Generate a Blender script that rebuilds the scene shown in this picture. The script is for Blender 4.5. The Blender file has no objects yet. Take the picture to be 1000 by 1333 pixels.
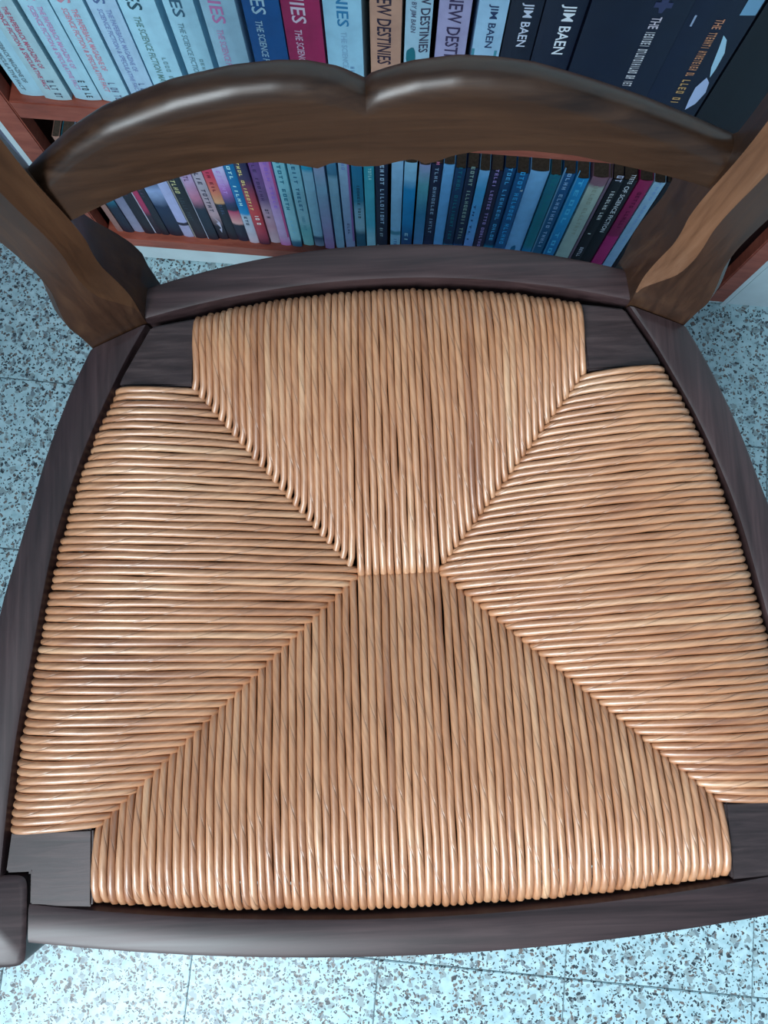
import bpy, bmesh, math, random
from mathutils import Vector, Matrix
random.seed(11)
sc = bpy.context.scene
C = sc.collection

# ---------------------------------------------------------------- camera
cd = bpy.data.cameras.new('camera'); cam = bpy.data.objects.new('camera', cd); C.objects.link(cam)
cam.location = (0, 0, .9); cam.rotation_euler = (math.radians(7.6), 0, 0)
cd.sensor_fit = 'HORIZONTAL'; cd.sensor_width = 36; cd.lens = 36; cd.clip_start = .01
sc.camera = cam
# ---------------------------------------------------------------- world, daylight, exposure
w = bpy.data.worlds.new('world'); sc.world = w; w.use_nodes = True
bg = w.node_tree.nodes['Background']; bg.inputs[0].default_value = (.60, .80, 1.0, 1); bg.inputs[1].default_value = .36
ld = bpy.data.lights.new('window_daylight', 'AREA'); ld.shape = 'RECTANGLE'; ld.size = 1.2; ld.size_y = 1.1
ld.energy = 90; ld.color = (.83, .935, 1.0)
lo = bpy.data.objects.new('window_daylight', ld); C.objects.link(lo)
lo.location = (-.90, -1.25, 1.95)
lo.rotation_euler = (Vector((0, 0, .45)) - lo.location).to_track_quat('-Z', 'Y').to_euler()
sc.view_settings.view_transform = 'Standard'; sc.view_settings.look = 'None'
sc.view_settings.exposure = 0.1; sc.view_settings.gamma = 1; sc.view_settings.use_curve_mapping = False

# ---------------------------------------------------------------- helpers
def lin(c):
    return tuple((x / 12.92 if x <= .04045 else ((x + .055) / 1.055) ** 2.4) for x in (q / 255 for q in c)) + (1,)

class NT:
    def __init__(s, name):
        s.m = bpy.data.materials.new(name); s.m.use_nodes = True; s.t = s.m.node_tree
        s.b = s.t.nodes['Principled BSDF']
    def n(s, typ, **kw):
        o = s.t.nodes.new(typ)
        for k, v in kw.items():
            if k.startswith('i_'): o.inputs[k[2:].replace('_', ' ')].default_value = v
            else: setattr(o, k, v)
        return o
    def l(s, a, ao, b, bi):
        s.t.links.new(a.outputs[ao], b.inputs[bi])
    def ramp(s, stops, interp='LINEAR'):
        r = s.n('ShaderNodeValToRGB'); e = r.color_ramp; e.interpolation = interp
        while len(e.elements) > 1: e.elements.remove(e.elements[-1])
        e.elements[0].position = stops[0][0]; e.elements[0].color = stops[0][1]
        for p, c in stops[1:]:
            x = e.elements.new(p); x.color = c
        return r
    def math(s, op, a, b=None, c=None):
        o = s.n('ShaderNodeMath', operation=op)
        for i, v in enumerate((a, b, c)):
            if v is None: continue
            if isinstance(v, tuple): s.l(v[0], v[1], o, i)
            else: o.inputs[i].default_value = v
        return o
    def mix(s, blend, fac, a, b):
        o = s.n('ShaderNodeMix', data_type='RGBA', blend_type=blend)
        for i, v in ((0, fac), (6, a), (7, b)):
            if isinstance(v, tuple) and hasattr(v[0], 'outputs'): s.l(v[0], v[1], o, i)
            else: o.inputs[i].default_value = v
        return o

def plain(name, col, rough=.6, spec=.5, noise=.0, nscale=60):
    N = NT(name); N.b.inputs['Roughness'].default_value = rough; N.b.inputs['Specular IOR Level'].default_value = spec
    if noise:
        tc = N.n('ShaderNodeTexCoord'); nz = N.n('ShaderNodeTexNoise', i_Scale=nscale, i_Detail=4.0); N.l(tc, 'Object', nz, 'Vector')
        dk = tuple(c * (1 - noise) for c in col[:3]) + (1,); lt = tuple(min(1, c * (1 + noise)) for c in col[:3]) + (1,)
        r = N.ramp([(.3, dk), (.7, lt)]); N.l(nz, 'Fac', r, 0); N.l(r, 0, N.b, 'Base Color')
    else: N.b.inputs['Base Color'].default_value = col
    return N.m

def wood(name, dark, mid, light, scale, rough=.36, coat=.25):
    N = NT(name); tc = N.n('ShaderNodeTexCoord'); mp = N.n('ShaderNodeMapping'); mp.inputs['Scale'].default_value = scale
    N.l(tc, 'Object', mp, 0)
    n1 = N.n('ShaderNodeTexNoise', i_Scale=1.0, i_Detail=6.0, i_Roughness=.62, i_Distortion=.5); N.l(mp, 0, n1, 'Vector')
    n2 = N.n('ShaderNodeTexNoise', i_Scale=9.0, i_Detail=3.0); N.l(tc, 'Object', n2, 'Vector')
    r = N.ramp([(.28, dark), (.5, mid), (.72, light)]); N.l(n1, 'Fac', r, 0)
    r2 = N.ramp([(.3, (.62, .6, .6, 1)), (.7, (1.2, 1.15, 1.1, 1))]); N.l(n2, 'Fac', r2, 0)
    mx = N.mix('MULTIPLY', 1.0, (r, 0), (r2, 0)); N.l(mx, 2, N.b, 'Base Color')
    rr = N.math('MULTIPLY_ADD', (n1, 'Fac'), .25, rough - .12); N.l(rr, 0, N.b, 'Roughness')
    bp = N.n('ShaderNodeBump', i_Strength=.12, i_Distance=.0006); N.l(n1, 'Fac', bp, 'Height'); N.l(bp, 0, N.b, 'Normal')
    N.b.inputs['Coat Weight'].default_value = coat; N.b.inputs['Coat Roughness'].default_value = .3
    return N.m

def mk(name, vs, fs, mat, parent=None, smooth=False, uv=None):
    me = bpy.data.meshes.new(name); me.from_pydata([tuple(v) for v in vs], [], fs)
    if uv:
        l = me.uv_layers.new(name='UVMap')
        for i, q in enumerate(uv): l.data[i].uv = q
    me.materials.append(mat)
    bm = bmesh.new(); bm.from_mesh(me)
    if not uv: bmesh.ops.recalc_face_normals(bm, faces=bm.faces)
    bm.to_mesh(me); bm.free()
    if smooth:
        me.polygons.foreach_set('use_smooth', [True] * len(me.polygons))
    o = bpy.data.objects.new(name, me); C.objects.link(o)
    if parent: o.parent = parent
    return o

def sharp(o, ang=35):
    me = o.data; bm = bmesh.new(); bm.from_mesh(me)
    for e in bm.edges:
        if len(e.link_faces) == 2 and e.calc_face_angle(0) > math.radians(ang): e.smooth = False
    for f in bm.faces: f.smooth = True
    bm.to_mesh(me); bm.free(); return o

def loft(name, rings, mat, parent=None, smooth=True, ang=35):
    n = len(rings[0]); vs = [p for r in rings for p in r]; fs = []
    for k in range(len(rings) - 1):
        for j in range(n):
            fs.append((k * n + j, k * n + (j + 1) % n, (k + 1) * n + (j + 1) % n, (k + 1) * n + j))
    fs.append(tuple(range(n))[::-1]); fs.append(tuple((len(rings) - 1) * n + j for j in range(n)))
    o = mk(name, vs, fs, mat, parent)
    return sharp(o, ang) if smooth else o

def prism(name, poly, z0, z1, mat, parent=None, bevel=0):
    n = len(poly); vs = [(x, y, z0) for x, y in poly] + [(x, y, z1) for x, y in poly]
    fs = [tuple(range(n))[::-1], tuple(range(n, 2 * n))] + [(i, (i + 1) % n, n + (i + 1) % n, n + i) for i in range(n)]
    o = mk(name, vs, fs, mat, parent)
    if bevel:
        bm = bmesh.new(); bm.from_mesh(o.data)
        bmesh.ops.bevel(bm, geom=list(bm.edges), offset=bevel, segments=2, affect='EDGES', clamp_overlap=True)
        bm.to_mesh(o.data); bm.free(); sharp(o, 30)
    return o

def box(name, a, b, mat, parent=None, bevel=0):
    return prism(name, [(a[0], a[1]), (b[0], a[1]), (b[0], b[1]), (a[0], b[1])], a[2], b[2], mat, parent, bevel)

def empty(name, loc, rz=0):
    o = bpy.data.objects.new(name, None); C.objects.link(o); o.location = loc; o.rotation_euler = (0, 0, rz); o.empty_display_size = .05
    return o

def tag(o, label=None, cat=None, group=None, kind=None):
    if label: o['label'] = label
    if cat: o['category'] = cat
    if group: o['group'] = group
    if kind: o['kind'] = kind
    return o

def interp(tab, x):
    if x <= tab[0][0]: return tab[0][1]
    for (a, fa), (b, fb) in zip(tab, tab[1:]):
        if x <= b: return fa + (fb - fa) * (x - a) / (b - a)
    return tab[-1][1]

def catmull(pts, sub):
    out = []; n = len(pts)
    for i in range(n - 1):
        p0, p1, p2, p3 = (Vector(pts[max(0, min(n - 1, j))]) for j in (i - 1, i, i + 1, i + 2))
        for k in range(sub):
            t = k / sub
            out.append(.5 * (2 * p1 + (p2 - p0) * t + (2 * p0 - 5 * p1 + 4 * p2 - p3) * t * t + (3 * p1 - p0 - 3 * p2 + p3) * t ** 3))
    out.append(Vector(pts[-1])); return out

# ---------------------------------------------------------------- materials
W_RAIL = wood('dark_stained_rail_wood', (.019, .010, .011, 1), (.044, .024, .026, 1), (.076, .044, .046, 1), (9, 190, 190), .46, .10)
W_SIDE = wood('dark_stained_side_wood', (.019, .010, .011, 1), (.044, .024, .026, 1), (.076, .044, .046, 1), (190, 9, 190), .44, .14)
W_BLOCK = wood('dark_stained_block_wood', (.018, .012, .013, 1), (.045, .029, .031, 1), (.085, .058, .058, 1), (22, 260, 120), .5, .05)
W_BACK = wood('brown_stained_back_wood', (.016, .0065, .003, 1), (.036, .0160, .0075, 1), (.060, .028, .013, 1), (10, 150, 150), .36, .12)
W_POST = wood('brown_stained_post_wood', (.020, .008, .0035, 1), (.048, .020, .010, 1), (.085, .040, .019, 1), (140, 140, 9), .48, .1)

W_CHAMFER = wood('pale_chamfer_wood', (.10, .045, .022, 1), (.19, .092, .048, 1), (.26, .14, .08, 1), (140, 140, 9), .5, .05)
W_CHAMFER2 = wood('brown_chamfer_wood', (.035, .014, .006, 1), (.075, .032, .013, 1), (.11, .052, .022, 1), (140, 140, 9), .45, .1)
def rush_mat():
    N = NT('twisted_rush'); uv = N.n('ShaderNodeUVMap'); sp = N.n('ShaderNodeSeparateXYZ'); N.l(uv, 0, sp, 0)
    oi = N.n('ShaderNodeObjectInfo')
    off = N.math('MULTIPLY', (oi, 'Random'), 37.0)
    # helical twist coordinate: length * turns + angle
    h = N.math('MULTIPLY_ADD', (sp, 'X'), 24.0, (sp, 'Y')); h2 = N.math('ADD', (h, 0), (off, 0))
    fr = N.math('FRACT', (h2, 0)); d = N.math('SUBTRACT', (fr, 0), .5); da = N.math('ABSOLUTE', (d, 0))
    crease = N.ramp([(.0, (0, 0, 0, 1)), (.035, (1, 1, 1, 1))]); N.l(da, 0, crease, 0)
    cmb = N.n('ShaderNodeCombineXYZ'); xs = N.math('MULTIPLY', (sp, 'X'), 55.0); N.l(xs, 0, cmb, 0)
    h5 = N.math('MULTIPLY', (h2, 0), 7.0); N.l(h5, 0, cmb, 1); N.l(off, 0, cmb, 2)
    fib = N.n('ShaderNodeTexNoise', i_Scale=1.0, i_Detail=3.0); N.l(cmb, 0, fib, 'Vector')
    tc = N.n('ShaderNodeTexCoord'); big = N.n('ShaderNodeTexNoise', i_Scale=14.0, i_Detail=3.0); N.l(tc, 'Object', big, 'Vector')
    cm2 = N.n('ShaderNodeCombineXYZ'); x2 = N.math('MULTIPLY', (sp, 'X'), 9.0); N.l(x2, 0, cm2, 0); N.l(off, 0, cm2, 1)
    seg = N.n('ShaderNodeTexNoise', i_Scale=1.0, i_Detail=1.0); N.l(cm2, 0, seg, 'Vector')
    base = N.ramp([(0, (.33, .122, .048, 1)), (.35, (.50, .225, .102, 1)), (.7, (.59, .295, .148, 1)), (1, (.68, .40, .225, 1))])
    f = N.math('MULTIPLY_ADD', (seg, 'Fac'), 1.1, -.55); f2 = N.math('MULTIPLY_ADD', (oi, 'Random'), .55, (f, 0))
    f3 = N.math('MULTIPLY_ADD', (big, 'Fac'), .7, -.1); f4 = N.math('ADD', (f2, 0), (f3, 0)); N.l(f4, 0, base, 0)
    fr2 = N.ramp([(.3, (.72, .64, .58, 1)), (.65, (1.08, 1.06, 1.04, 1))]); N.l(fib, 'Fac', fr2, 0)
    m1 = N.mix('MULTIPLY', .8, (base, 0), (fr2, 0))
    m2 = N.mix('MIX', (crease, 0), (.17, .075, .03, 1), (m1, 2))
    cf = N.math('MULTIPLY_ADD', (crease, 0), .45, .55); N.t.links.remove(m2.inputs[0].links[0]); N.l(cf, 0, m2, 0)
    N.l(m2, 2, N.b, 'Base Color')
    N.b.inputs['Roughness'].default_value = .44; N.b.inputs['Specular IOR Level'].default_value = 1.0; N.b.inputs['Coat Weight'].default_value = .8; N.b.inputs['Coat Roughness'].default_value = .38; N.b.inputs['Coat IOR'].default_value = 1.6
    hh = N.math('MULTIPLY_ADD', (fib, 'Fac'), .4, (crease, 0))
    bp = N.n('ShaderNodeBump', i_Strength=.5, i_Distance=.0006); N.l(hh, 0, bp, 'Height'); N.l(bp, 0, N.b, 'Normal')
    return N.m
RUSH = rush_mat()
PADM = plain('rush_underside', (.05, .022, .008, 1), .9, .2)

def terrazzo():
    N = NT('terrazzo_tile'); g = N.n('ShaderNodeNewGeometry'); oi = N.n('ShaderNodeObjectInfo')
    ofs = N.n('ShaderNodeVectorMath', operation='SCALE'); cm = N.n('ShaderNodeCombineXYZ')
    N.l(oi, 'Random', cm, 0); N.l(oi, 'Random', cm, 1); N.l(cm, 0, ofs, 0); ofs.inputs['Scale'].default_value = 9.3
    ad = N.n('ShaderNodeVectorMath', operation='ADD'); N.l(g, 'Position', ad, 0); N.l(ofs, 0, ad, 1)
    wz = N.n('ShaderNodeTexNoise', i_Scale=160.0, i_Detail=2.0); N.l(ad, 0, wz, 'Vector')
    wv = N.n('ShaderNodeVectorMath', operation='SCALE'); N.l(wz, 'Color', wv, 0); wv.inputs['Scale'].default_value = .009
    ad2 = N.n('ShaderNodeVectorMath', operation='ADD'); N.l(ad, 0, ad2, 0); N.l(wv, 0, ad2, 1)
    def chips(scale, lo_, hi_, thr):
        v = N.n('ShaderNodeTexVoronoi', feature='F1', i_Scale=scale); N.l(ad2, 0, v, 'Vector')
        s = N.n('ShaderNodeSeparateColor'); N.l(v, 'Color', s, 0)
        sel = N.math('LESS_THAN', (s, 0), thr); rad = N.math('MULTIPLY_ADD', (s, 1), hi_ - lo_, lo_)
        ins = N.math('LESS_THAN', (v, 'Distance'), (rad, 0)); return N.math('MULTIPLY', (sel, 0), (ins, 0)), s
    base = N.n('ShaderNodeTexNoise', i_Scale=90.0, i_Detail=5.0); N.l(ad, 0, base, 'Vector')
    br = N.ramp([(.3, (.31, .49, .54, 1)), (.7, (.50, .70, .75, 1))]); N.l(base, 'Fac', br, 0)
    c = (br, 0)
    for scale, l0, h0, thr, col in ((120, .25, .6, .38, (.26, .35, .37, 1)), (165, .25, .55, .30, (.17, .23, .26, 1)), (240, .25, .55, .30, (.15, .13, .12, 1)), (230, .2, .5, .30, (.035, .05, .06, 1)), (330, .2, .5, .30, (.02, .03, .04, 1))):
        k, s = chips(scale, l0, h0, thr)
        m = N.mix('MIX', (k, 0), c, col); c = (m, 2)
    N.l(c[0], c[1], N.b, 'Base Color')
    N.b.inputs['Roughness'].default_value = .42
    return N.m
TERR = terrazzo()
GROUT = plain('tile_grout', (.17, .23, .25, 1), .9, .2)
WHITE = plain('white_paint', (.62, .74, .78, 1), .5, .4, .06, 30)
BLUEGREY = plain('blue_grey_wall_tone', (.16, .18, .26, 1), .7, .3, .12, 25)  # even blue-grey tone for the left wall
def red_wood():
    return wood('red_brown_shelf_wood', (.22, .05, .03, 1), (.33, .082, .052, 1), (.42, .13, .085, 1), (25, 25, 140), .5, .1)
REDW = red_wood()
REDH = wood('red_brown_board_wood', (.22, .05, .03, 1), (.33, .082, .052, 1), (.42, .13, .085, 1), (25, 140, 140), .5, .1)
INNER = plain('dark_shelf_interior', (.045, .022, .022, 1), .6, .3, .2, 12)
PAGES = plain('shade_dark_pages', (.075, .058, .045, 1), .9, .2, .25, 400)  # dark brown stands in for the shelf's shade on the page tops

# ---------------------------------------------------------------- floor and walls
K = -.084; Y0 = .409; RB = math.atan(K)
def bc(s, y, z=0):            # bookcase coordinates (along front, into the case, up) -> world
    return Vector((s * math.cos(RB) - y * math.sin(RB), Y0 + s * math.sin(RB) + y * math.cos(RB), z))

fl = box('floor', (-1.9, -1.75, -.05), (1.9, 1.15, -.0016), GROUT); tag(fl, 'speckled grey terrazzo tile floor', None, None, 'structure')
RT = math.radians(-5.4); T = .2045
u1 = Vector((math.cos(RT), math.sin(RT), 0)); u2 = Vector((-math.sin(RT), math.cos(RT), 0))
corner = Vector((.4015, -.4135, 0))
tm = None
for i in range(-9, 7):
    for j in range(-6, 8):
        c = corner + u1 * (T * (i + .5)) + u2 * (T * (j + .5))
        if tm is None:
            h = T / 2 - .0006
            o = box('tile', (-h, -h, -.012), (h, h, 0), TERR, None, .0007); tm = o.data
        else:
            o = bpy.data.objects.new('tile', tm); C.objects.link(o)
        o.location = c; o.rotation_euler = (0, 0, RT + (math.pi / 2) * random.randrange(4)); o.parent = fl

D = .215
def bcbox(name, a, b, mat, kind=None, label=None, bevel=0):
    m = (Vector(a) + Vector(b)) / 2
    o = box(name, (a[0] - m.x, a[1] - m.y, a[2]), (b[0] - m.x, b[1] - m.y, b[2]), mat, None, bevel)
    o.location = bc(m.x, m.y); o.rotation_euler = (0, 0, RB)
    return tag(o, label, None, None, kind) if kind else o
wp = box('wall_shade_pier', (-.74, -.62, 0), (-.62, .44, 2.3), WHITE); tag(wp, 'white wall pier added out of view to shade the left floor', None, None, 'structure')  # unseen pier, added to keep the window light off the left floor
bcbox('wall_back', (-1.3, D + .006, 0), (1.3, D + .1, 2.3), WHITE, 'structure', 'white painted wall behind the bookcase')
bcbox('wall_left', (-1.3, .035, 0), (-.355, D + .004, 2.3), BLUEGREY, 'structure', 'blue grey wall beside the bookcase')
bcbox('wall_right', (.422, .004, 0), (1.3, D + .004, 2.3), WHITE, 'structure', 'white wall beside the red stile')

# ---------------------------------------------------------------- chair
R = math.radians(2.3); CX = .01
chair = empty('rush_seat_chair', (CX * math.cos(R), CX * math.sin(R), 0), R)
tag(chair, 'dark wooden ladder-back chair with a woven rush seat, in front of the bookcase', 'chair')
ZT = .44
INN = [(.151, .186), (.1625, .1655), (.1718, .1465), (.1845, .118), (.196, .0865), (.207, .047), (.2172, -.0095), (.2262, -.062), (.2308, -.105), (.2335, -.139)]
OUT = [(.187, .170), (.1955, .152), (.2035, .132), (.2135, .103), (.2215, .074), (.2295, .046), (.2395, .008), (.248, -.05), (.2535, -.105), (.2565, -.139)]
def rail_ring(a, b, zt=ZT, zb=.385, r=.0035):
    a = Vector((a[0], a[1])); b = Vector((b[0], b[1])); d = (b - a).normalized()
    P = lambda v, z: (v.x, v.y, z)
    return [P(a, zb), P(a, zt - r), P(a + d * r * .3, zt - r * .3), P(a + d * r, zt), P(b - d * r, zt), P(b - d * r * .3, zt - r * .3), P(b, zt - r), P(b, zb)]
for s in (-1, 1):
    ii = catmull([(x, y, 0) for x, y in INN], 4); oo = catmull([(x, y, 0) for x, y in OUT], 4)
    loft('side_rail', [rail_ring((s * p.x, p.y), (s * q.x, q.y)) for p, q in zip(ii, oo)], W_SIDE, chair)
nf = 30
loft('front_rail', [rail_ring((x, -.1695 + .0135 * (x / .2) ** 2), (x, -.1915 + .0145 * (x / .21) ** 2)) for x in (-.2175 + .435 * k / nf for k in range(nf + 1))], W_RAIL, chair)
loft('back_rail', [rail_ring((x, .2078 - .020 * (x / .15) ** 2), (x, .232 - .023 * (x / .15) ** 2), ZT + .003) for x in (-.153 + .306 * k / nf for k in range(nf + 1))], W_RAIL, chair)
for s in (-1, 1):
    for poly in ([(.1222, .1450), (.1215, .1600), (.1195, .1885), (.132, .1868), (.1485, .1840), (.1592, .1650), (.1675, .1500), (.1680, .1462), (.150, .1455)],
                 [(.1818, -.1150), (.2285, -.1150), (.2313, -.1372), (.2172, -.1372), (.2172, -.1555), (.1818, -.1575)]):
        p = [(s * x, y) for x, y in poly]
        if s < 0: p = p[::-1]
        prism('corner_block', p, .395, ZT - .0005, W_BLOCK, chair, .0012)
# front legs: cabriole, with a square top let into the corner of the seat frame
def sq(cx, cy, hx, hy, z, n=20, e=5.0):
    out = []
    for k in range(n):
        a = 2 * math.pi * (k + .5) / n; c, s_ = math.cos(a), math.sin(a)
        out.append((cx + hx * math.copysign(abs(c) ** (2 / e), c), cy + hy * math.copysign(abs(s_) ** (2 / e), s_), z))
    return out
for s in (-1, 1):
    st = [(.244, -.163, .017, .017, .008), (.246, -.165, .020, .020, .02), (.240, -.159, .0135, .0135, .055), (.236, -.155, .0145, .0145, .14), (.239, -.158, .018, .018, .24),
          (.246, -.165, .023, .023, .32), (.2485, -.1675, .027, .027, .375), (.2465, -.1655, .0255, .0255, .41), (.2452, -.1642, .0248, .0248, .4355), (.2452, -.1642, .0225, .0225, .4375)]
    st = [(.244, -.163, .016, .016, 0)] + st
    loft('front_leg', [sq(s * a, b, c, d, z, 28, 9.0) for a, b, c, d, z in st], W_RAIL, chair, True, 40)
# back posts: (z, inner x, inner y, outer x, outer y, chamfer amount)
PO = [(0, .168, .226, .196, .224, 0), (.2, .160, .200, .190, .192, 0), (.40, .1515, .1875, .187, .1715, 0), (.445, .1515, .1875, .188, .1720, 0), (.455, .1520, .1905, .1905, .1745, .1), (.465, .1535, .194, .1925, .1775, .5),
      (.480, .1565, .1965, .1915, .183, .95), (.495, .1590, .1975, .1895, .187, 1), (.510, .1585, .198, .1895, .1895, 1), (.525, .1565, .198, .191, .191, 1), (.545, .1560, .1975, .1935, .192, 1), (.575, .1575, .1970, .1955, .191, 1),
      (.600, .1575, .1965, .1975, .190, 1), (.63, .1560, .1965, .1970, .191, 1), (.67, .1535, .199, .194, .194, 1), (.72, .153, .206, .192, .202, 1), (.78, .156, .219, .193, .216, 1), (.83, .158, .232, .190, .230, .7), (.86, .162, .240, .185, .239, .2), (.868, .167, .244, .180, .243, 0)]
for s in (-1, 1):
    rings = []
    zs = []
    for (a, b) in zip(PO, PO[1:]): zs += [a[0] + (b[0] - a[0]) * k / 3 for k in range(3)]
    zs.append(PO[-1][0])
    cm = catmull([(p[1], p[2], 0) for p in PO], 3); co = catmull([(p[3], p[4], 0) for p in PO], 3); ck = catmull([(p[5], 0, 0) for p in PO], 3)
    for z, i_, o_, k_ in zip(zs, cm, co, ck):
        k = max(0, k_.x); dp = .034 if z < .8 else .034 - .25 * (z - .8)
        f = (Vector((o_.x, o_.y)) - Vector((i_.x, i_.y))).normalized(); nrm = Vector((f.y, -f.x))
        c = Vector((i_.x, i_.y)) + f * (.0005 + .0125 * k) + nrm * (.0062 * k)
        k2 = min(1, max(0, (z - .455) / .085)) if s < 0 else min(1, max(0, (z - .535) / .04))
        if s > 0: dp -= .005
        ring = [(i_.x - .003 + k2 * (.016 if s < 0 else .006), i_.y + dp - k2 * .014), (i_.x, i_.y), (c.x, c.y), (o_.x - .003, o_.y - .004 * k), (o_.x + .004, o_.y + .007), (o_.x + .002, o_.y + dp)]
        ring = [(s * x, y, z) for x, y in ring]
        rings.append(ring)
    po = loft('back_post', rings, W_POST, chair, True, 14)
    # the wide inner chamfer gets paler wood, palest on the right post
    po.data.materials.append(W_CHAMFER if s > 0 else W_CHAMFER2)
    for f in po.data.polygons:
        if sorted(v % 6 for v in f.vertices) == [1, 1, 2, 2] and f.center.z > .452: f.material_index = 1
# ladder slat
TOPF = [(-.17, .5705), (-.158, .5785), (-.14, .590), (-.122, .5985), (-.0907, .6068), (-.0645, .6104), (-.045, .6107), (-.033, .6093), (-.02, .605), (-.0112, .5992), (-.0088, .5975), (-.007, .600), (.0, .6028), (.0115, .6065), (.0304, .6092), (.045, .6085), (.0626, .606), (.0832, .600), (.1158, .5898), (.1464, .5795), (.17, .572)]
BOT = [(-.17, .541), (-.158, .5456), (-.1226, .5575), (-.0956, .5632), (-.073, .5672), (-.055, .566), (-.043, .562), (-.0327, .5578), (-.028, .5608), (-.0233, .5616), (-.018, .5592), (-.014, .5575), (-.0037, .5572), (.0059, .5602), (.0117, .5617), (.0147, .5605), (.0177, .5575), (.0241, .5597), (.0311, .5637), (.0433, .5672), (.065, .568), (.0881, .566), (.1148, .5608), (.1454, .5555), (.17, .550)]
def slat(name, top, bot, y0, bow, dz, n=110):
    rings = []
    for k in range(n + 1):
        x = -.166 + .332 * k / n; y = y0 + bow * (1 - (x / .15) ** 2); e_ = .002 * (x / .15) ** 4; zt = interp(top, x) + dz - e_; zb = interp(bot, x) + dz - e_
        sl = .06
        Y = lambda z: y + sl * (z - .56 - dz)
        rings.append([(x, Y(zb) + .0165, zb), (x, Y(zb), zb), (x, Y(zt) - .0002, zt - .0085), (x, Y(zt) + .0005, zt - .0058), (x, Y(zt) + .0019, zt - .0034), (x, Y(zt) + .0040, zt - .0014), (x, Y(zt) + .0066, zt - .0002), (x, Y(zt) + .0100, zt), (x, Y(zt) + .0135, zt - .0012), (x, Y(zt) + .0165, zt - .0038)])
    return loft(name, rings, W_BACK, chair, True, 28)
slat('back_slat', TOPF, BOT, .2005, .0125, 0)
slat('crest_rail', [(x, z + .018) for x, z in TOPF], BOT, .2285, .0135, .215)

# ---- rush seat
def hwin(y):
    return interp(sorted([(q[1], q[0]) for q in INN]), y)
NB = (.121, .1448); NF = (.1815, -.1147); SM = (.0255, .0265)
edgeB = lambda x: .2030 - .0135 * (x / .12) ** 2
edgeF = lambda x: -.1655 + .0100 * (x / .18) ** 2
pad = [(-.12, .187), (0, .200), (.12, .187), (.1215, .146), (.166, .143), (.19, .09), (.205, .03), (.213, -.01), (.225, -.08), (.227, -.113), (.182, -.116), (.18, -.152), (0, -.162), (-.18, -.152), (-.182, -.116), (-.227, -.113), (-.225, -.08), (-.213, -.01), (-.205, .03), (-.19, .09), (-.166, .143), (-.1215, .146)]
seat = prism('rush_seat', pad[::-1], .394, .4095, PADM, chair)
seat['label'] = 'woven rush seat of twisted tan strands in four triangles'
lerp2 = lambda a, b, t: (a[0] + (b[0] - a[0]) * t, a[1] + (b[1] - a[1]) * t)
SAG = .015
def strand(o, i, r0, r1, drop, over, side, hook=0.0, dome=.0105):
    """o outer end at the rail, i inner end at the diagonal seam; r0, r1 radii"""
    o = Vector((o[0], o[1])); i = Vector((i[0], i[1])); d = (i - o); L = d.length; d.normalize(); n = Vector((-d.y, d.x))
    i = i + d * over; L += over
    zc = ZT - .0022 - side
    P = [(0, -.024), (0, -.010), (.0006, -.0055), (.0022, -.0022), (.0055, -.0004), (.011, .0004)]
    m = max(3, int(L / .016))
    P += [(.011 + (L - .011 - .0085) * k / m, .0005) for k in range(1, m)]
    P += [(L - .0085, .0), (L - .005, -.0007 * drop), (L - .0022, -.0024 * drop), (L - .0004, -.0055 * drop), (L, -.010 * drop)]
    ph = random.uniform(0, 6.28); amp = random.uniform(.0001, .00035); w2 = random.uniform(60, 130)
    pts = []
    for a, z in P:
        t = a / L
        bulge = dome * (math.sin(math.pi * min(1, max(0, t)) ** .62)) * min(1, L / .10)
        lat = amp * math.sin(a * w2 + ph) + hook * max(0, (a - L + .014) / .014) ** 2 * .004
        q = o + d * a + n * lat
        ed = max(0, min(edgeB(q.x) - q.y, q.y - edgeF(q.x), hwin(q.y) - .0026 - abs(q.x)))
        pts.append(Vector((q.x, q.y, zc + z + bulge - SAG * (ed / .17) ** 1.7)))
    ns = 10; vs = []; fs = []; uvs = []
    acc = 0; us = []
    for k, p in enumerate(pts):
        if k: acc += (p - pts[k - 1]).length
        us.append(acc)
        tg = (pts[min(len(pts) - 1, k + 1)] - pts[max(0, k - 1)]).normalized()
        sd = Vector((n.x, n.y, 0)); up = tg.cross(sd); up.normalize()
        t = min(1, acc / max(L, .001)); r = .965 * (r0 + (r1 - r0) * t) * (1 + .045 * math.sin(acc * 150 + ph) + .03 * math.sin(acc * 330 + 2 * ph))
        if k == len(pts) - 1: r *= .72
        for j in range(ns):
            a = 2 * math.pi * j / ns; vs.append(p + sd * (r * math.cos(a)) + up * (r * 1.05 * math.sin(a)))
    for k in range(len(pts) - 1):
        for j in range(ns):
            j2 = (j + 1) % ns
            fs.append((k * ns + j, k * ns + j2, (k + 1) * ns + j2, (k + 1) * ns + j))
            uvs += [(us[k], j / ns), (us[k], (j + 1) / ns), (us[k + 1], (j + 1) / ns), (us[k + 1], j / ns)]
    fs.append(tuple((len(pts) - 1) * ns + j for j in range(ns))); uvs += [(us[-1], .5)] * ns
    return mk('rush_strand', vs, fs, RUSH, seat, True, uvs)
jit = lambda a: random.uniform(-a, a)
nb, nfr, ncen = 24, 33, 11
NBk = 2 * nb + ncen
for k in range(NBk):
    x = -.1192 + .2384 * k / (NBk - 1); o = (x, edgeB(x) + jit(.0006))
    if k < nb: t = (k + .35) / nb; i = lerp2((-NB[0], NB[1]), (-SM[0], SM[1]), t); hk = -1.0; sd = 0
    elif k < nb + ncen: i = (-SM[0] + 2 * SM[0] * (k - nb + .5) / ncen, SM[1]); hk = 0; sd = 0
    else: t = (NBk - 1 - k + .35) / nb; i = lerp2(NB, SM, t); hk = .35; sd = .0004
    strand(o, i, .00212, .00228, .9, .0022 if k < nb + ncen else .0008, -.0004 + sd, hk)
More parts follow.
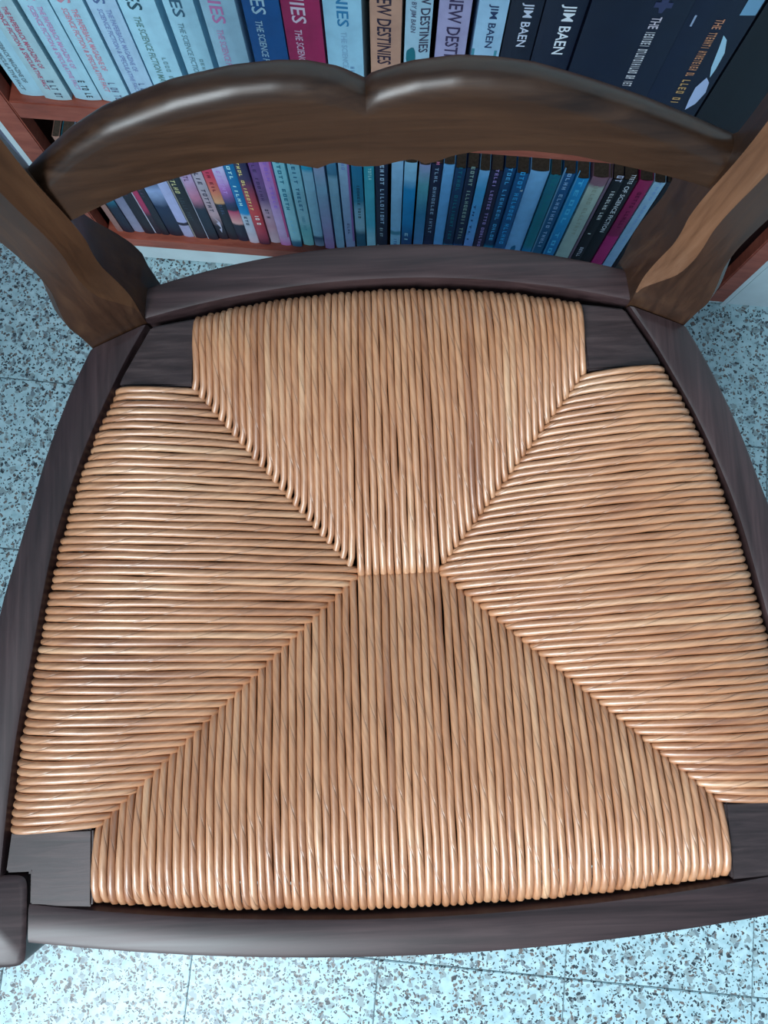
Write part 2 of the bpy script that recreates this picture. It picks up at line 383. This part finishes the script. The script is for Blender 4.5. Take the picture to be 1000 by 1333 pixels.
NFk = 2 * nfr + ncen
for k in range(NFk):
    x = -.1792 + .3584 * k / (NFk - 1); o = (x, edgeF(x) + jit(.0007))
    if k < nfr: i = lerp2((-NF[0], NF[1]), (-SM[0], SM[1]), (k + .35) / nfr)
    elif k < nfr + ncen: i = (-SM[0] + 2 * SM[0] * (k - nfr + .5) / ncen, SM[1])
    else: i = lerp2(NF, SM, (NFk - 1 - k + .35) / nfr)
    strand(o, i, .00248, .00240, .75, .0006, .0012)
for s in (-1, 1):
    n = nb + nfr
    for k in range(n):
        y = .1435 - .2570 * k / (n - 1); o = (s * (hwin(y) - .0026 + jit(.0005)), y)
        if k < nb: i = lerp2((s * NB[0], NB[1]), (s * SM[0], SM[1]), (k + .6) / nb); q = max(0, (k - 15) / 9); ov, sd, dr = (.0004 + .0018 * q, .0012 - .0016 * q, .8 + .1 * q) if s < 0 else (.0012, -.0002 - .0002 * q, .85)
        else: i = lerp2((s * SM[0], SM[1]), (s * NF[0], NF[1]), (k - nb + .55) / nfr); ov, sd, dr = .0022, -.0004, .9
        strand(o, i, .00236, .00238, dr, ov, sd, (.4 if s > 0 else 0) if k < nb else 0)

# ---------------------------------------------------------------- bookcase
case = empty('bookcase', bc(0, 0), RB); tag(case, 'red-brown bookcase with white sides and two rows of books', 'bookcase')
HT = .548
L0, L1 = -.346, .4125
for a, b in ((L0 - .006, L0), (L1, L1 + .006)): box('outer_side', (a, .001, 0), (b, D, HT), WHITE, case)
box('side_panel', (L0 + .0003, .0165, .012), (L0 + .012, D - .007, HT), INNER, case); box('side_panel', (L1 - .012, .0165, .012), (L1 - .0003, D - .007, HT), INNER, case)
box('stile', (L0, 0, .030), (L0 + .0215, .016, HT), REDW, case, .0012); box('stile', (L1 - .0215, 0, .012), (L1, .016, HT), REDW, case, .0012)
for z0, z1 in ((.036, .0555), (.2705, .2925), (.53, HT)):
    box('shelf', (L0 + .0217, .0005, z0), (L1 - .0217, D - .007, z1), REDH, case, .001)
box('plinth', (L0 + .0005, .003, .002), (L1 - .0005, .02, .0355), WHITE, case, .001)
box('back_panel', (L0 + .0003, D - .006, .002), (L1 - .0003, D - .001, HT), INNER, case)

# ---------------------------------------------------------------- books
def book_mat(name, stops, interp_='LINEAR', H=.195):
    N = NT(name); tc = N.n('ShaderNodeTexCoord'); sp = N.n('ShaderNodeSeparateXYZ'); N.l(tc, 'Object', sp, 0)
    nz = N.n('ShaderNodeTexNoise', i_Scale=70.0, i_Detail=3.0); N.l(tc, 'Object', nz, 'Vector')
    z = N.math('MULTIPLY', (sp, 'Z'), 1 / H)
    if len(stops) > 1:
        zz = N.math('MULTIPLY_ADD', (nz, 'Fac'), .05, (z, 0)); z = N.math('SUBTRACT', (zz, 0), .025)
    r = N.ramp([(p, lin(c)) for p, c in stops], interp_); N.l(z, 0, r, 0)
    v = N.ramp([(.3, (.84, .84, .86, 1)), (.65, (1, 1, 1, 1))]); N.l(nz, 'Fac', v, 0)
    m = N.mix('MULTIPLY', 1.0, (r, 0), (v, 0)); N.l(m, 2, N.b, 'Base Color')
    N.b.inputs['Roughness'].default_value = .45
    return N.m
INK = {}
def ink(c):
    if c not in INK: INK[c] = plain('print_ink', lin(c), .55, .3)
    return INK[c]
FONT_CACHE = {}
def text_geo(t, bold=True):
    if t in FONT_CACHE: return FONT_CACHE[t]
    cu = bpy.data.curves.new('lettering', 'FONT'); cu.body = t; cu.size = 1; cu.resolution_u = 2
    if bold: cu.offset = .012
    ob = bpy.data.objects.new('lettering', cu); C.objects.link(ob); bpy.context.view_layer.update()
    me = bpy.data.meshes.new_from_object(ob.evaluated_get(bpy.context.evaluated_depsgraph_get()))
    vs = [(v.co.x, v.co.y) for v in me.vertices]; fs = [tuple(p.vertices) for p in me.polygons]
    bpy.data.objects.remove(ob); bpy.data.curves.remove(cu); bpy.data.meshes.remove(me)
    x0 = min(v[0] for v in vs); x1 = max(v[0] for v in vs); y0 = min(v[1] for v in vs); y1 = max(v[1] for v in vs)
    FONT_CACHE[t] = ([((x - x0) / (x1 - x0), (y - y0) / (y1 - y0)) for x, y in vs], fs); return FONT_CACHE[t]
def bars_geo(seed, words):
    rr = random.Random(seed); vs = []; fs = []; x = 0
    tot = sum(words) + .8 * (len(words) - 1)
    for wd in words:
        for _ in range(wd):
            for (a, b, y0, y1) in rr.choice([[(.08, .26, 0, 1), (.5, .7, 0, 1), (.26, .5, .4, .58)], [(.08, .28, 0, 1), (.28, .72, .8, 1), (.28, .66, .4, .58), (.28, .72, 0, .2)], [(.3, .52, 0, 1)], [(.1, .3, 0, 1), (.3, .7, 0, .22)], [(.1, .3, 0, 1), (.55, .75, 0, 1), (.3, .55, 0, .2), (.3, .55, .8, 1)], [(.3, .5, 0, 1), (.05, .75, .8, 1)]]):
                k = len(vs); vs += [((x + a) / tot, y0), ((x + b) / tot, y0), ((x + b) / tot, y1), ((x + a) / tot, y1)]; fs.append((k, k + 1, k + 2, k + 3))
            x += 1
        x += .8
    return vs, fs
def spine_print(book, name, geo, u0, u1, zt, zb, w, col, bulge):
    """geo in unit square, read downwards along the spine; u0..u1 across the spine in metres from its middle, zt > zb heights above the book's base"""
    vs = []
    for tx, ty in geo[0]:
        u = u0 + (u1 - u0) * ty; z = zt - (zt - zb) * tx
        vs.append((u, -bulge * (1 - (2 * u / w) ** 2) - .00035, z))
    return mk(name, vs, geo[1], ink(col), book)
def make_book(s0, s1, z, h, stops, label, prints=(), interp_='LINEAR', group=None, depth=.108, push=None, name='paperback_book', patches=()):
    w = (s1 - s0) - .0005; yo = .008 + (random.uniform(-.0015, .0025) if push is None else push)
    b = empty(name, bc((s0 + s1) / 2, yo, z), RB); tag(b, label, 'book', group)
    bulge = min(.0012, w * .08); t = .0004; N = 6
    pts = [(-w / 2 + w * k / N, -bulge * (1 - (2 * (k / N) - 1) ** 2)) for k in range(N + 1)]
    inn = [(max(-w / 2 + t, min(w / 2 - t, x)), y + t) for x, y in pts]
    poly = [(-w / 2, depth)] + pts + [(w / 2, depth), (w / 2 - t, depth)] + inn[::-1] + [(-w / 2 + t, depth)]
    cov = prism('cover', poly, 0, h, book_mat('book_cover', stops, interp_, h), b)
    pg = prism('pages', [(-w / 2 + t, .0008), (w / 2 - t, .0008), (w / 2 - t, depth - .001), (-w / 2 + t, depth - .001)], .0003, h - .0006, PAGES, b)
    for p in prints:
        kind = p[0]
        if kind == 't': _, txt, a, c, zt, zb, col = p; g = text_geo(txt); nm = 'spine_lettering'
        elif kind == 'b': _, wd, a, c, zt, zb, col = p; g = bars_geo(int(s0 * 1e5) + int(zt * 1e4), wd); nm = 'spine_lettering'
        elif kind == 'p': _, pl, a, c, zt, zb, col = p; g = (pl, [tuple(range(len(pl)))]); nm = 'spine_artwork'
        spine_print(b, nm, g, (a - .5) * w, (c - .5) * w, zt, zb, w, col, bulge)
    return b

RECT = [(0, 0), (1, 0), (1, 1), (0, 1)]
BLOB = [(.5 + .5 * math.cos(a) * (1 + .15 * math.sin(3 * a)), .5 + .5 * math.sin(a) * (1 + .12 * math.cos(2 * a))) for a in [2 * math.pi * k / 14 for k in range(14)]]
ZU = .293; GU = 'books on the upper shelf'; GL = 'paperbacks on the lower shelf'
SUB1, SUB2, SUB3 = 'THE PAPERBACK MAGAZINE OF', 'SCIENCE FICTION & SPECULATIVE FACT', 'THE SCIENCE FICTION MAGAZINE'
z_ = lambda z: z - ZU
PALE = (176, 222, 240)
up = []
def two(c1, c2, c3):
    return [('t', 'DESTINIES', .25, .66, z_(.478), z_(.401), c1), ('t', SUB1, .54, .72, z_(.396), z_(.332), c2), ('t', SUB2, .26, .44, z_(.396), z_(.306), c2), ('b', [1, 2, 2], .50, .74, z_(.318), z_(.296), c3)]
def one(c1, c2, c3, zb=.398):
    return [('t', 'DESTINIES', .24, .62, z_(.476), z_(zb), c1), ('t', SUB3, .26, .46, z_(zb - .006), z_(.303), c2), ('b', [4, 5], .60, .72, z_(.352), z_(.31), c3)]
up.append((-.3142, -.2930, PALE, 'white paperback with grey subtitle on the upper shelf, against the red stile', [('t', 'DESTINIES', .2, .6, z_(.478), z_(.401), (110, 130, 140)), ('t', SUB1, .5, .68, z_(.372), z_(.31), (110, 130, 140)), ('t', SUB2, .2, .38, z_(.396), z_(.30), (110, 130, 140))]))
up.append((-.2925, -.2692, (178, 214, 224), 'cream-white paperback with strong red two-line subtitle, second from the red stile', two((150, 80, 110), (190, 90, 120), (80, 90, 110))))
up.append((-.2668, -.2435, PALE, 'white paperback with pale pink two-line subtitle and black numerals on the upper shelf', two((200, 150, 190), (205, 150, 195), (60, 70, 80))))
up.append((-.2428, -.2174, PALE, 'white paperback with salmon-pink two-line subtitle, between pale pink and grey-violet lettered ones', two((200, 140, 160), (215, 140, 160), (110, 120, 150))))
up.append((-.2160, -.1935, (176, 212, 238), 'white paperback with grey-violet two-line subtitle and reddish cover edge', two((90, 115, 160), (130, 150, 195), (90, 110, 150))))
up.append((-.1920, -.1642, (172, 222, 242), 'white paperback with dark green DESTINIES lettering on the upper shelf', one((50, 85, 100), (100, 140, 140), (120, 160, 170), .399)))
up.append((-.1596, -.1366, (172, 222, 242), 'white paperback with dark teal DESTINIES lettering, beside the pink-lettered one', one((60, 100, 125), (110, 150, 165), (120, 160, 170), .394)))
up.append((-.1312, -.1055, (176, 218, 240), 'white paperback with pink DESTINIES lettering, standing beside the blue paperback', one((215, 135, 190), (215, 160, 205), (110, 150, 175), .394)))
up.append((-.1018, -.0745, (10, 92, 165), 'bright blue paperback with white DESTINIES lettering on the upper shelf', one((190, 225, 245), (185, 220, 240), (150, 195, 230), .403)))
up.append((-.0732, -.0452, (170, 28, 92), 'crimson paperback with white DESTINIES lettering on the upper shelf', one((225, 205, 225), (220, 190, 215), (215, 170, 200), .401)))
up.append((-.0438, -.0162, (160, 214, 240), 'pale blue-white paperback with blue DESTINIES lettering, beside the crimson paperback', [('t', 'DESTINIES', .35, .66, z_(.473), z_(.400), (50, 130, 180)), ('t', SUB3, .42, .58, z_(.395), z_(.30), (140, 185, 215)), ('b', [2, 3], .62, .74, z_(.36), z_(.34), (100, 140, 180))]))
up.append((-.0112, .0120, (196, 150, 128), 'tan paperback with black NEW DESTINIES lettering on the upper shelf', [('t', 'NEW DESTINIES', .22, .68, z_(.433), z_(.362), (50, 40, 60))]))
up.append((.0142, .0335, (166, 205, 226), 'white paperback with NEW DESTINIES lettering and a teal picture low on its spine', [('t', 'NEW DESTINIES', .56, .92, z_(.447), z_(.381), (60, 60, 85)), ('t', 'EDITED BY JIM BAEN', .16, .40, z_(.446), z_(.400), (90, 100, 125)), ('p', BLOB, .05, .48, z_(.385), z_(.366), (30, 110, 125))]))
up.append((.0370, .0600, (168, 165, 205), 'lavender paperback with dark NEW DESTINIES lettering on the upper shelf', [('t', 'NEW DESTINIES', .30, .74, z_(.434), z_(.352), (60, 50, 85))]))
up.append((.0640, .0848, (162, 205, 236), 'pale blue-white book with dark JIM BAEN lettering', [('t', 'JIM BAEN', .34, .68, z_(.429), z_(.389), (40, 60, 100)), ('p', RECT, 0, .9, z_(.386), z_(.375), (70, 140, 160))]))
up.append((.0856, .1082, (10, 20, 45), 'navy book with smaller white JIM BAEN lettering, beside the pale blue-white book', [('t', 'JIM BAEN', .34, .72, z_(.431), z_(.391), (205, 215, 235))]))
up.append((.1088, .1375, (8, 20, 48), 'navy book with larger bold white JIM BAEN lettering', [('t', 'JIM BAEN', .38, .76, z_(.432), z_(.386), (225, 235, 245)), ('b', [3], .4, .7, z_(.45), z_(.438), (170, 180, 205))]))
up.append((.1382, .2045, (4, 18, 46), 'wide dark navy book with one line of small pale grey lettering', [('t', 'THE', .655, .755, z_(.4305), z_(.420), (200, 195, 210)), ('b', [7, 12, 2, 3], .655, .755, z_(.4175), z_(.362), (195, 200, 210)), ('p', [(0, .3), (.5, .3), (.5, 0), (.75, 0), (.75, .3), (1, .4), (1, .6), (.75, .7), (.75, 1), (.5, 1), (.5, .7), (0, .7)], .62, .80, z_(.452), z_(.434), (52, 60, 95))]))
up.append((.2052, .2500, (4, 20, 50), 'wide dark navy book with small orange lettering and white curved artwork', [('t', 'THE', .44, .57, z_(.430), z_(.421), (200, 140, 110)), ('b', [7, 9, 2], .44, .57, z_(.418), z_(.374), (195, 140, 105)), ('b', [4, 2], .44, .57, z_(.371), z_(.343), (185, 150, 100)), ('p', [(0, .2), (.3, .35), (.75, .55), (1, .8), (.8, .85), (.4, .8), (.1, .5)], .62, .92, z_(.416), z_(.374), (170, 215, 240)), ('p', [(0, .5), (.15, .8), (.45, .95), (.8, .75), (1, .35), (.7, .25), (.3, .2)], .66, .96, z_(.374), z_(.337), (180, 200, 240)), ('p', RECT, .74, .98, z_(.452), z_(.434), (120, 170, 205)), ('p', RECT, .10, .13, z_(.431), z_(.421), (140, 160, 190))]))
up.append((.2515, .3050, (5, 12, 30), 'plain black book on the upper shelf, last before the back post', []))
for s0, s1, c, lab, pr in up:
    make_book(s0, s1, ZU, .19 + random.uniform(-.002, .004) if s0 < .1 else .212, [(0, c), (1, c)], lab, pr, 'LINEAR', GU, name='paperback_book' if s0 < .06 else 'book')

ZL = .056; HL = .181
T_ = lambda words, a, c, zt, zb, col: ('b', words, a, c, zt, zb, col)
LOW = [
 (-.3125, -.3050, [(0, (150, 110, 105)), (1, (165, 125, 110))], 'tan', []),
 (-.3043, -.2926, [(0, (20, 30, 50)), (.30, (18, 35, 60)), (.42, (20, 120, 150)), (1, (30, 135, 165))], 'teal-topped black', []),
 (-.2926, -.2803, [(0, (150, 150, 175)), (.4, (120, 125, 155)), (.6, (80, 85, 115)), (1, (160, 150, 190))], 'grey-mauve', [T_([5, 7], .3, .6, .19, .12, (60, 60, 95))]),
 (-.2803, -.2680, [(0, (20, 22, 38)), (1, (28, 32, 50))], 'plain black', [T_([4, 6, 3], .35, .6, .185, .08, (85, 70, 95))]),
 (-.2680, -.2600, [(0, (35, 28, 45)), (.22, (40, 30, 48)), (.3, (165, 50, 95)), (.75, (190, 50, 95)), (.85, (200, 160, 185)), (1, (190, 60, 100))], 'white-edged red', [('p', RECT, .0, .22, .19, .002, (185, 185, 205))]),
 (-.2600, -.2510, [(0, (20, 25, 40)), (.5, (30, 35, 52)), (.8, (120, 60, 75)), (1, (130, 65, 80))], 'brown and black', [T_([6, 4], .3, .62, .14, .08, (90, 80, 105))]),
 (-.2510, -.2341, [(0, (12, 22, 42)), (.35, (20, 45, 80)), (.52, (150, 175, 220)), (.62, (35, 60, 100)), (.76, (40, 60, 95)), (.80, (185, 205, 230)), (1, (90, 130, 170))], 'dark blue clouded', []),
 (-.2341, -.2221, [(0, (165, 165, 200)), (.14, (165, 165, 200)), (.15, (30, 30, 55)), (.18, (30, 30, 55)), (.19, (170, 175, 220)), (1, (160, 180, 220))], 'pale lavender', []),
 (-.2215, -.2070, [(0, (35, 30, 45)), (.5, (18, 28, 42)), (1, (20, 40, 55))], 'olive-lettered black', [T_([7, 6], .25, .6, .185, .095, (160, 160, 120)), T_([5, 4], .3, .6, .088, .04, (75, 90, 100)), ('p', RECT, 0, .1, .19, .0, (165, 160, 150))]),
 (-.2062, -.1932, [(0, (12, 24, 42)), (.38, (18, 40, 62)), (.5, (185, 120, 150)), (.7, (175, 150, 190)), (1, (150, 150, 190))], 'pink-and-black', [T_([5, 7], .3, .7, .19, .12, (90, 60, 100)), ('p', RECT, 0, .09, .19, .0, (170, 175, 195))]),
 (-.1932, -.1817, [(0, (14, 20, 38)), (.16, (20, 25, 42)), (.3, (175, 150, 160)), (.6, (165, 160, 175)), (1, (185, 170, 190))], 'grey-beige squiggled', [T_([8, 6], .28, .68, .175, .06, (60, 60, 85)), ('p', [(0, .2), (.3, .7), (.35, .3), (.7, .8), (.75, .4), (1, .6), (.7, .9), (.3, .95)], .25, .85, .05, .016, (190, 190, 215))]),
 (-.1817, -.1703, [(0, (14, 24, 40)), (.42, (16, 28, 46)), (.44, (200, 155, 115)), (.54, (200, 120, 95)), (.72, (190, 55, 85)), (1, (180, 70, 120))], 'red-orange topped', [T_([5, 3], .35, .65, .16, .1, (120, 40, 60)), T_([4], .35, .65, .078, .055, (75, 95, 130))]),
 (-.1703, -.1576, [(0, (16, 26, 50)), (.20, (16, 26, 50)), (.22, (205, 160, 160)), (.36, (170, 60, 100)), (.38, (22, 35, 65)), (.45, (40, 55, 95)), (.6, (165, 105, 185)), (.8, (190, 190, 230)), (1, (190, 190, 225))], 'lavender-topped dark', [T_([5, 6], .3, .62, .185, .10, (150, 120, 175))]),
 (-.1570, -.1457, [(0, (190, 175, 190)), (.33, (160, 185, 205)), (.36, (0, 130, 190)), (.5, (0, 110, 170)), (1, (0, 105, 155))], 'cobalt blue', [T_([7, 5], .3, .62, .19, .08, (150, 190, 215)), T_([3], .3, .6, .06, .04, (40, 60, 90))]),
 (-.1457, -.1332, [(0, (60, 30, 55)), (.12, (150, 50, 75)), (.4, (190, 65, 70)), (.6, (150, 60, 85)), (.75, (60, 50, 90)), (1, (20, 40, 75))], 'yellow-lettered red', [T_([8, 9], .2, .48, .19, .075, (195, 180, 115)), T_([2, 1], .4, .75, .066, .045, (225, 200, 210))]),
 (-.1326, -.1214, [(0, (190, 175, 190)), (.2, (180, 140, 160)), (.4, (175, 150, 175)), (.5, (110, 85, 130)), (1, (115, 70, 150))], 'purple', [T_([5, 6], .3, .6, .18, .09, (80, 60, 110)), T_([2, 1], .35, .7, .075, .055, (50, 50, 80))]),
 (-.1208, -.1084, [(0, (195, 120, 185)), (.12, (190, 160, 205)), (.3, (190, 165, 210)), (.6, (180, 130, 200)), (1, (185, 125, 205))], 'pink-magenta', [T_([6, 5], .35, .62, .185, .08, (130, 95, 175)), ('p', RECT, .84, 1, .18, .02, (205, 90, 150))]),
 (-.1074, -.0957, [(0, (40, 90, 125)), (.06, (60, 120, 150)), (.1, (150, 210, 225)), (.5, (145, 205, 220)), (1, (140, 215, 230))], 'pale aqua', [T_([7, 5], .32, .64, .19, .08, (20, 130, 165)), T_([4], .4, .62, .06, .03, (110, 165, 190))]),
 (-.0945, -.0822, [(0, (135, 205, 210)), (.2, (110, 185, 195)), (.3, (150, 200, 215)), (1, (135, 205, 225))], 'aqua blue-lettered', [T_([8, 6], .34, .64, .19, .075, (25, 115, 160)), T_([4, 3], .36, .62, .066, .035, (70, 130, 150))]),
 (-.0811, -.0701, [(0, (150, 175, 205)), (.1, (50, 80, 115)), (.13, (150, 200, 225)), (.82, (150, 200, 225)), (.86, (20, 165, 205)), (1, (20, 165, 205))], 'cyan-topped white', []),
 (-.0689, -.0579, [(0, (170, 130, 190)), (.3, (160, 160, 205)), (.7, (135, 180, 210)), (1, (165, 165, 205))], 'lavender-footed blue-grey', []),
 (-.0562, -.0464, [(0, (140, 185, 215)), (.78, (135, 180, 205)), (.82, (60, 125, 160)), (1, (80, 145, 185))], 'grey-blue', [T_([1], .2, .8, .115, .112, (100, 145, 175)), T_([1], .2, .8, .06, .057, (100, 145, 175))]),
 (-.0447, -.0338, [(0, (150, 165, 210)), (1, (150, 190, 220))], 'violet-edged white', [('p', RECT, .82, 1, .17, .02, (160, 110, 185)), T_([4], .35, .6, .06, .035, (85, 95, 150)), T_([5], .3, .6, .19, .16, (100, 120, 170))]),
 (-.0321, -.0213, [(0, (20, 85, 115)), (.22, (25, 90, 120)), (.3, (150, 195, 215)), (.5, (140, 190, 215)), (.6, (30, 130, 165)), (1, (15, 110, 155))], 'teal-topped white', [T_([7, 4], .4, .66, .14, .075, (35, 70, 95))]),
 (-.0202, -.0100, [(0, (140, 190, 215)), (.2, (130, 185, 205)), (.35, (70, 165, 190)), (.7, (60, 155, 175)), (1, (20, 130, 150))], 'sea-green', [T_([4, 5], .45, .75, .19, .15, (150, 205, 215))]),
 (-.0094, .0030, [(0, (8, 18, 48)), (1, (8, 22, 55))], 'white-lettered navy', [T_([7, 10], .40, .72, .19, .065, (150, 175, 205)), T_([2, 2], .35, .6, .058, .038, (160, 185, 215)), ('p', RECT, .05, .8, .018, .014, (180, 205, 225))]),
 (.0062, .0176, [(0, (125, 180, 220)), (.22, (130, 180, 218)), (.24, (60, 125, 155)), (.27, (60, 125, 155)), (.29, (125, 175, 215)), (1, (130, 175, 215))], 'plain pale steel-blue', [T_([3], .35, .65, .035, .018, (70, 110, 160))]),
 (.0184, .0306, [(0, (20, 50, 90)), (.2, (20, 70, 120)), (.4, (10, 120, 175)), (.75, (10, 130, 185)), (.85, (120, 175, 215)), (1, (130, 180, 215))], 'vivid azure', [T_([2], .3, .6, .05, .03, (140, 180, 205))]),
 (.0322, .0432, [(0, (130, 120, 160)), (.15, (70, 120, 170)), (.5, (40, 115, 155)), (.8, (80, 150, 165)), (1, (130, 140, 180))], 'grey-teal', []),
 (.0436, .0544, [(0, (50, 60, 105)), (.2, (10, 25, 60)), (1, (12, 20, 55))], 'dark grey-lettered', [T_([4, 8, 5], .35, .66, .175, .05, (125, 150, 175)), T_([2], .4, .7, .192, .178, (190, 110, 145))]),
 (.0546, .0655, [(0, (125, 135, 205)), (.2, (85, 150, 205)), (1, (100, 160, 215))], 'plain periwinkle', []),
 (.0658, .0762, [(0, (20, 125, 170)), (.17, (30, 130, 175)), (.2, (10, 35, 70)), (1, (5, 55, 95))], 'teal-lettered navy', [T_([6, 9, 3], .32, .66, .185, .045, (35, 130, 150))]),
 (.0766, .0876, [(0, (10, 80, 145)), (.17, (15, 85, 150)), (.2, (8, 30, 65)), (1, (8, 28, 62))], 'khaki-lettered navy', [T_([5, 10, 4], .35, .68, .185, .045, (125, 150, 145))]),
 (.0884, .0986, [(0, (105, 110, 190)), (.3, (95, 150, 210)), (.8, (60, 150, 200)), (1, (110, 165, 215))], 'light blue violet-streaked', [T_([6], .2, .4, .12, .04, (50, 85, 150))]),
 (.0989, .1105, [(0, (40, 30, 60)), (1, (12, 14, 48))], 'violet-lettered black', [T_([5, 6, 4, 7], .36, .64, .185, .035, (140, 125, 180))]),
 (.1110, .1222, [(0, (25, 125, 160)), (.17, (25, 125, 160)), (.2, (5, 50, 90)), (1, (8, 65, 110))], 'dark teal blue-lettered', [T_([4, 8, 5], .34, .68, .185, .045, (70, 150, 195)), T_([1], .4, .7, .03, .02, (110, 195, 215))]),
 (.1226, .1344, [(0, (115, 160, 215)), (.17, (100, 150, 205)), (.2, (10, 75, 125)), (1, (10, 80, 130))], 'steel-footed blue', [T_([4, 7, 6], .30, .68, .185, .045, (50, 145, 200)), T_([1], .7, .9, .155, .15, (180, 215, 225))]),
 (.1352, .1530, [(0, (105, 160, 215)), (1, (110, 165, 220))], 'wide plain light-blue', [('p', BLOB, .3, .65, .04, .018, (30, 110, 160))]),
 (.1537, .1642, [(0, (15, 110, 165)), (.17, (15, 110, 165)), (.25, (15, 105, 125)), (1, (10, 95, 120))], 'deep green-teal', [T_([4, 9, 4], .32, .68, .185, .045, (40, 135, 150))]),
 (.1650, .1772, [(0, (25, 115, 145)), (.2, (10, 80, 120)), (1, (8, 75, 125))], 'pale-edged teal', [('p', RECT, .0, .12, .192, .002, (110, 160, 200)), T_([4, 9, 5], .36, .66, .185, .04, (125, 160, 190))]),
 (.1780, .1905, [(0, (10, 110, 165)), (.3, (10, 110, 170)), (.6, (25, 140, 195)), (1, (15, 125, 185))], 'bright cerulean', [T_([5, 3], .3, .62, .18, .03, (70, 160, 210)), ('p', RECT, 0, .08, .192, .002, (95, 170, 215))]),
 (.1926, .2080, [(0, (140, 165, 165)), (.9, (160, 175, 165)), (.93, (120, 90, 105)), (1, (120, 85, 100))], 'pale sage-cream', [T_([5, 8], .35, .6, .17, .075, (130, 140, 130))]),
 (.2082, .2112, [(0, (95, 75, 95)), (1, (110, 90, 110))], 'thin mauve', []),
 (.2114, .2218, [(0, (12, 12, 26)), (1, (10, 12, 24))], 'black two-word', [T_([7, 3], .4, .75, .165, .11, (190, 195, 215)), T_([1], .3, .6, .085, .078, (190, 200, 215)), T_([5], .3, .66, .052, .03, (175, 180, 205)), T_([2], .3, .6, .02, .006, (160, 165, 190)), T_([2], .2, .8, .19, .178, (160, 165, 185))]),
 (.2220, .2350, [(0, (10, 12, 24)), (1, (8, 12, 26))], 'black SCIENCE FICTION', [('t', 'OF SCIENCE FICTION', .30, .66, .172, .085, (185, 190, 210)), T_([5], .34, .66, .191, .175, (185, 190, 210))]),
 (.2356, .2486, [(0, (160, 28, 100)), (.42, (165, 28, 105)), (.44, (125, 18, 75)), (.85, (150, 20, 85)), (1, (140, 25, 80))], 'bright magenta', [T_([5, 6], .35, .65, .165, .095, (110, 15, 70))]),
 (.2495, .2606, [(0, (130, 165, 200)), (1, (150, 185, 220))], 'pale grey-blue', [T_([4, 6, 3], .4, .6, .185, .06, (115, 150, 190))]),
 (.2610, .2655, [(0, (10, 14, 30)), (1, (14, 18, 32))], 'thin black', []),
 (.2660, .2745, [(0, (70, 45, 55)), (.6, (130, 75, 80)), (1, (140, 85, 90))], 'salmon-brown', []),
 (.2750, .2830, [(0, (85, 65, 75)), (1, (120, 95, 105))], 'dusky rose-grey', []),
]
for k, (s0, s1, st, nm, pr) in enumerate(LOW):
    pv = LOW[k - 1][3] if k else None; nx = LOW[k + 1][3] if k + 1 < len(LOW) else None
    if pv and nx: lab = f'{nm} paperback, lower shelf, between the {pv} and {nx} ones'
    elif nx: lab = f'{nm} paperback on the lower shelf, first beside the red stile'
    else: lab = f'{nm} paperback ending the lower row behind the back post'
    q = 1.22 if s0 > -.03 else 1.08
    st = [(p, tuple(min(255, c * q) for c in col)) for p, col in st]
    pr = [p[:-1] + (tuple(min(255, c * 1.3) for c in p[-1]),) if p[0] in 'bt' and sum(p[-1]) > 330 else p for p in pr]
    make_book(s0, s1, ZL, HL + random.uniform(-.003, .003), st, lab, pr, 'LINEAR', GL)
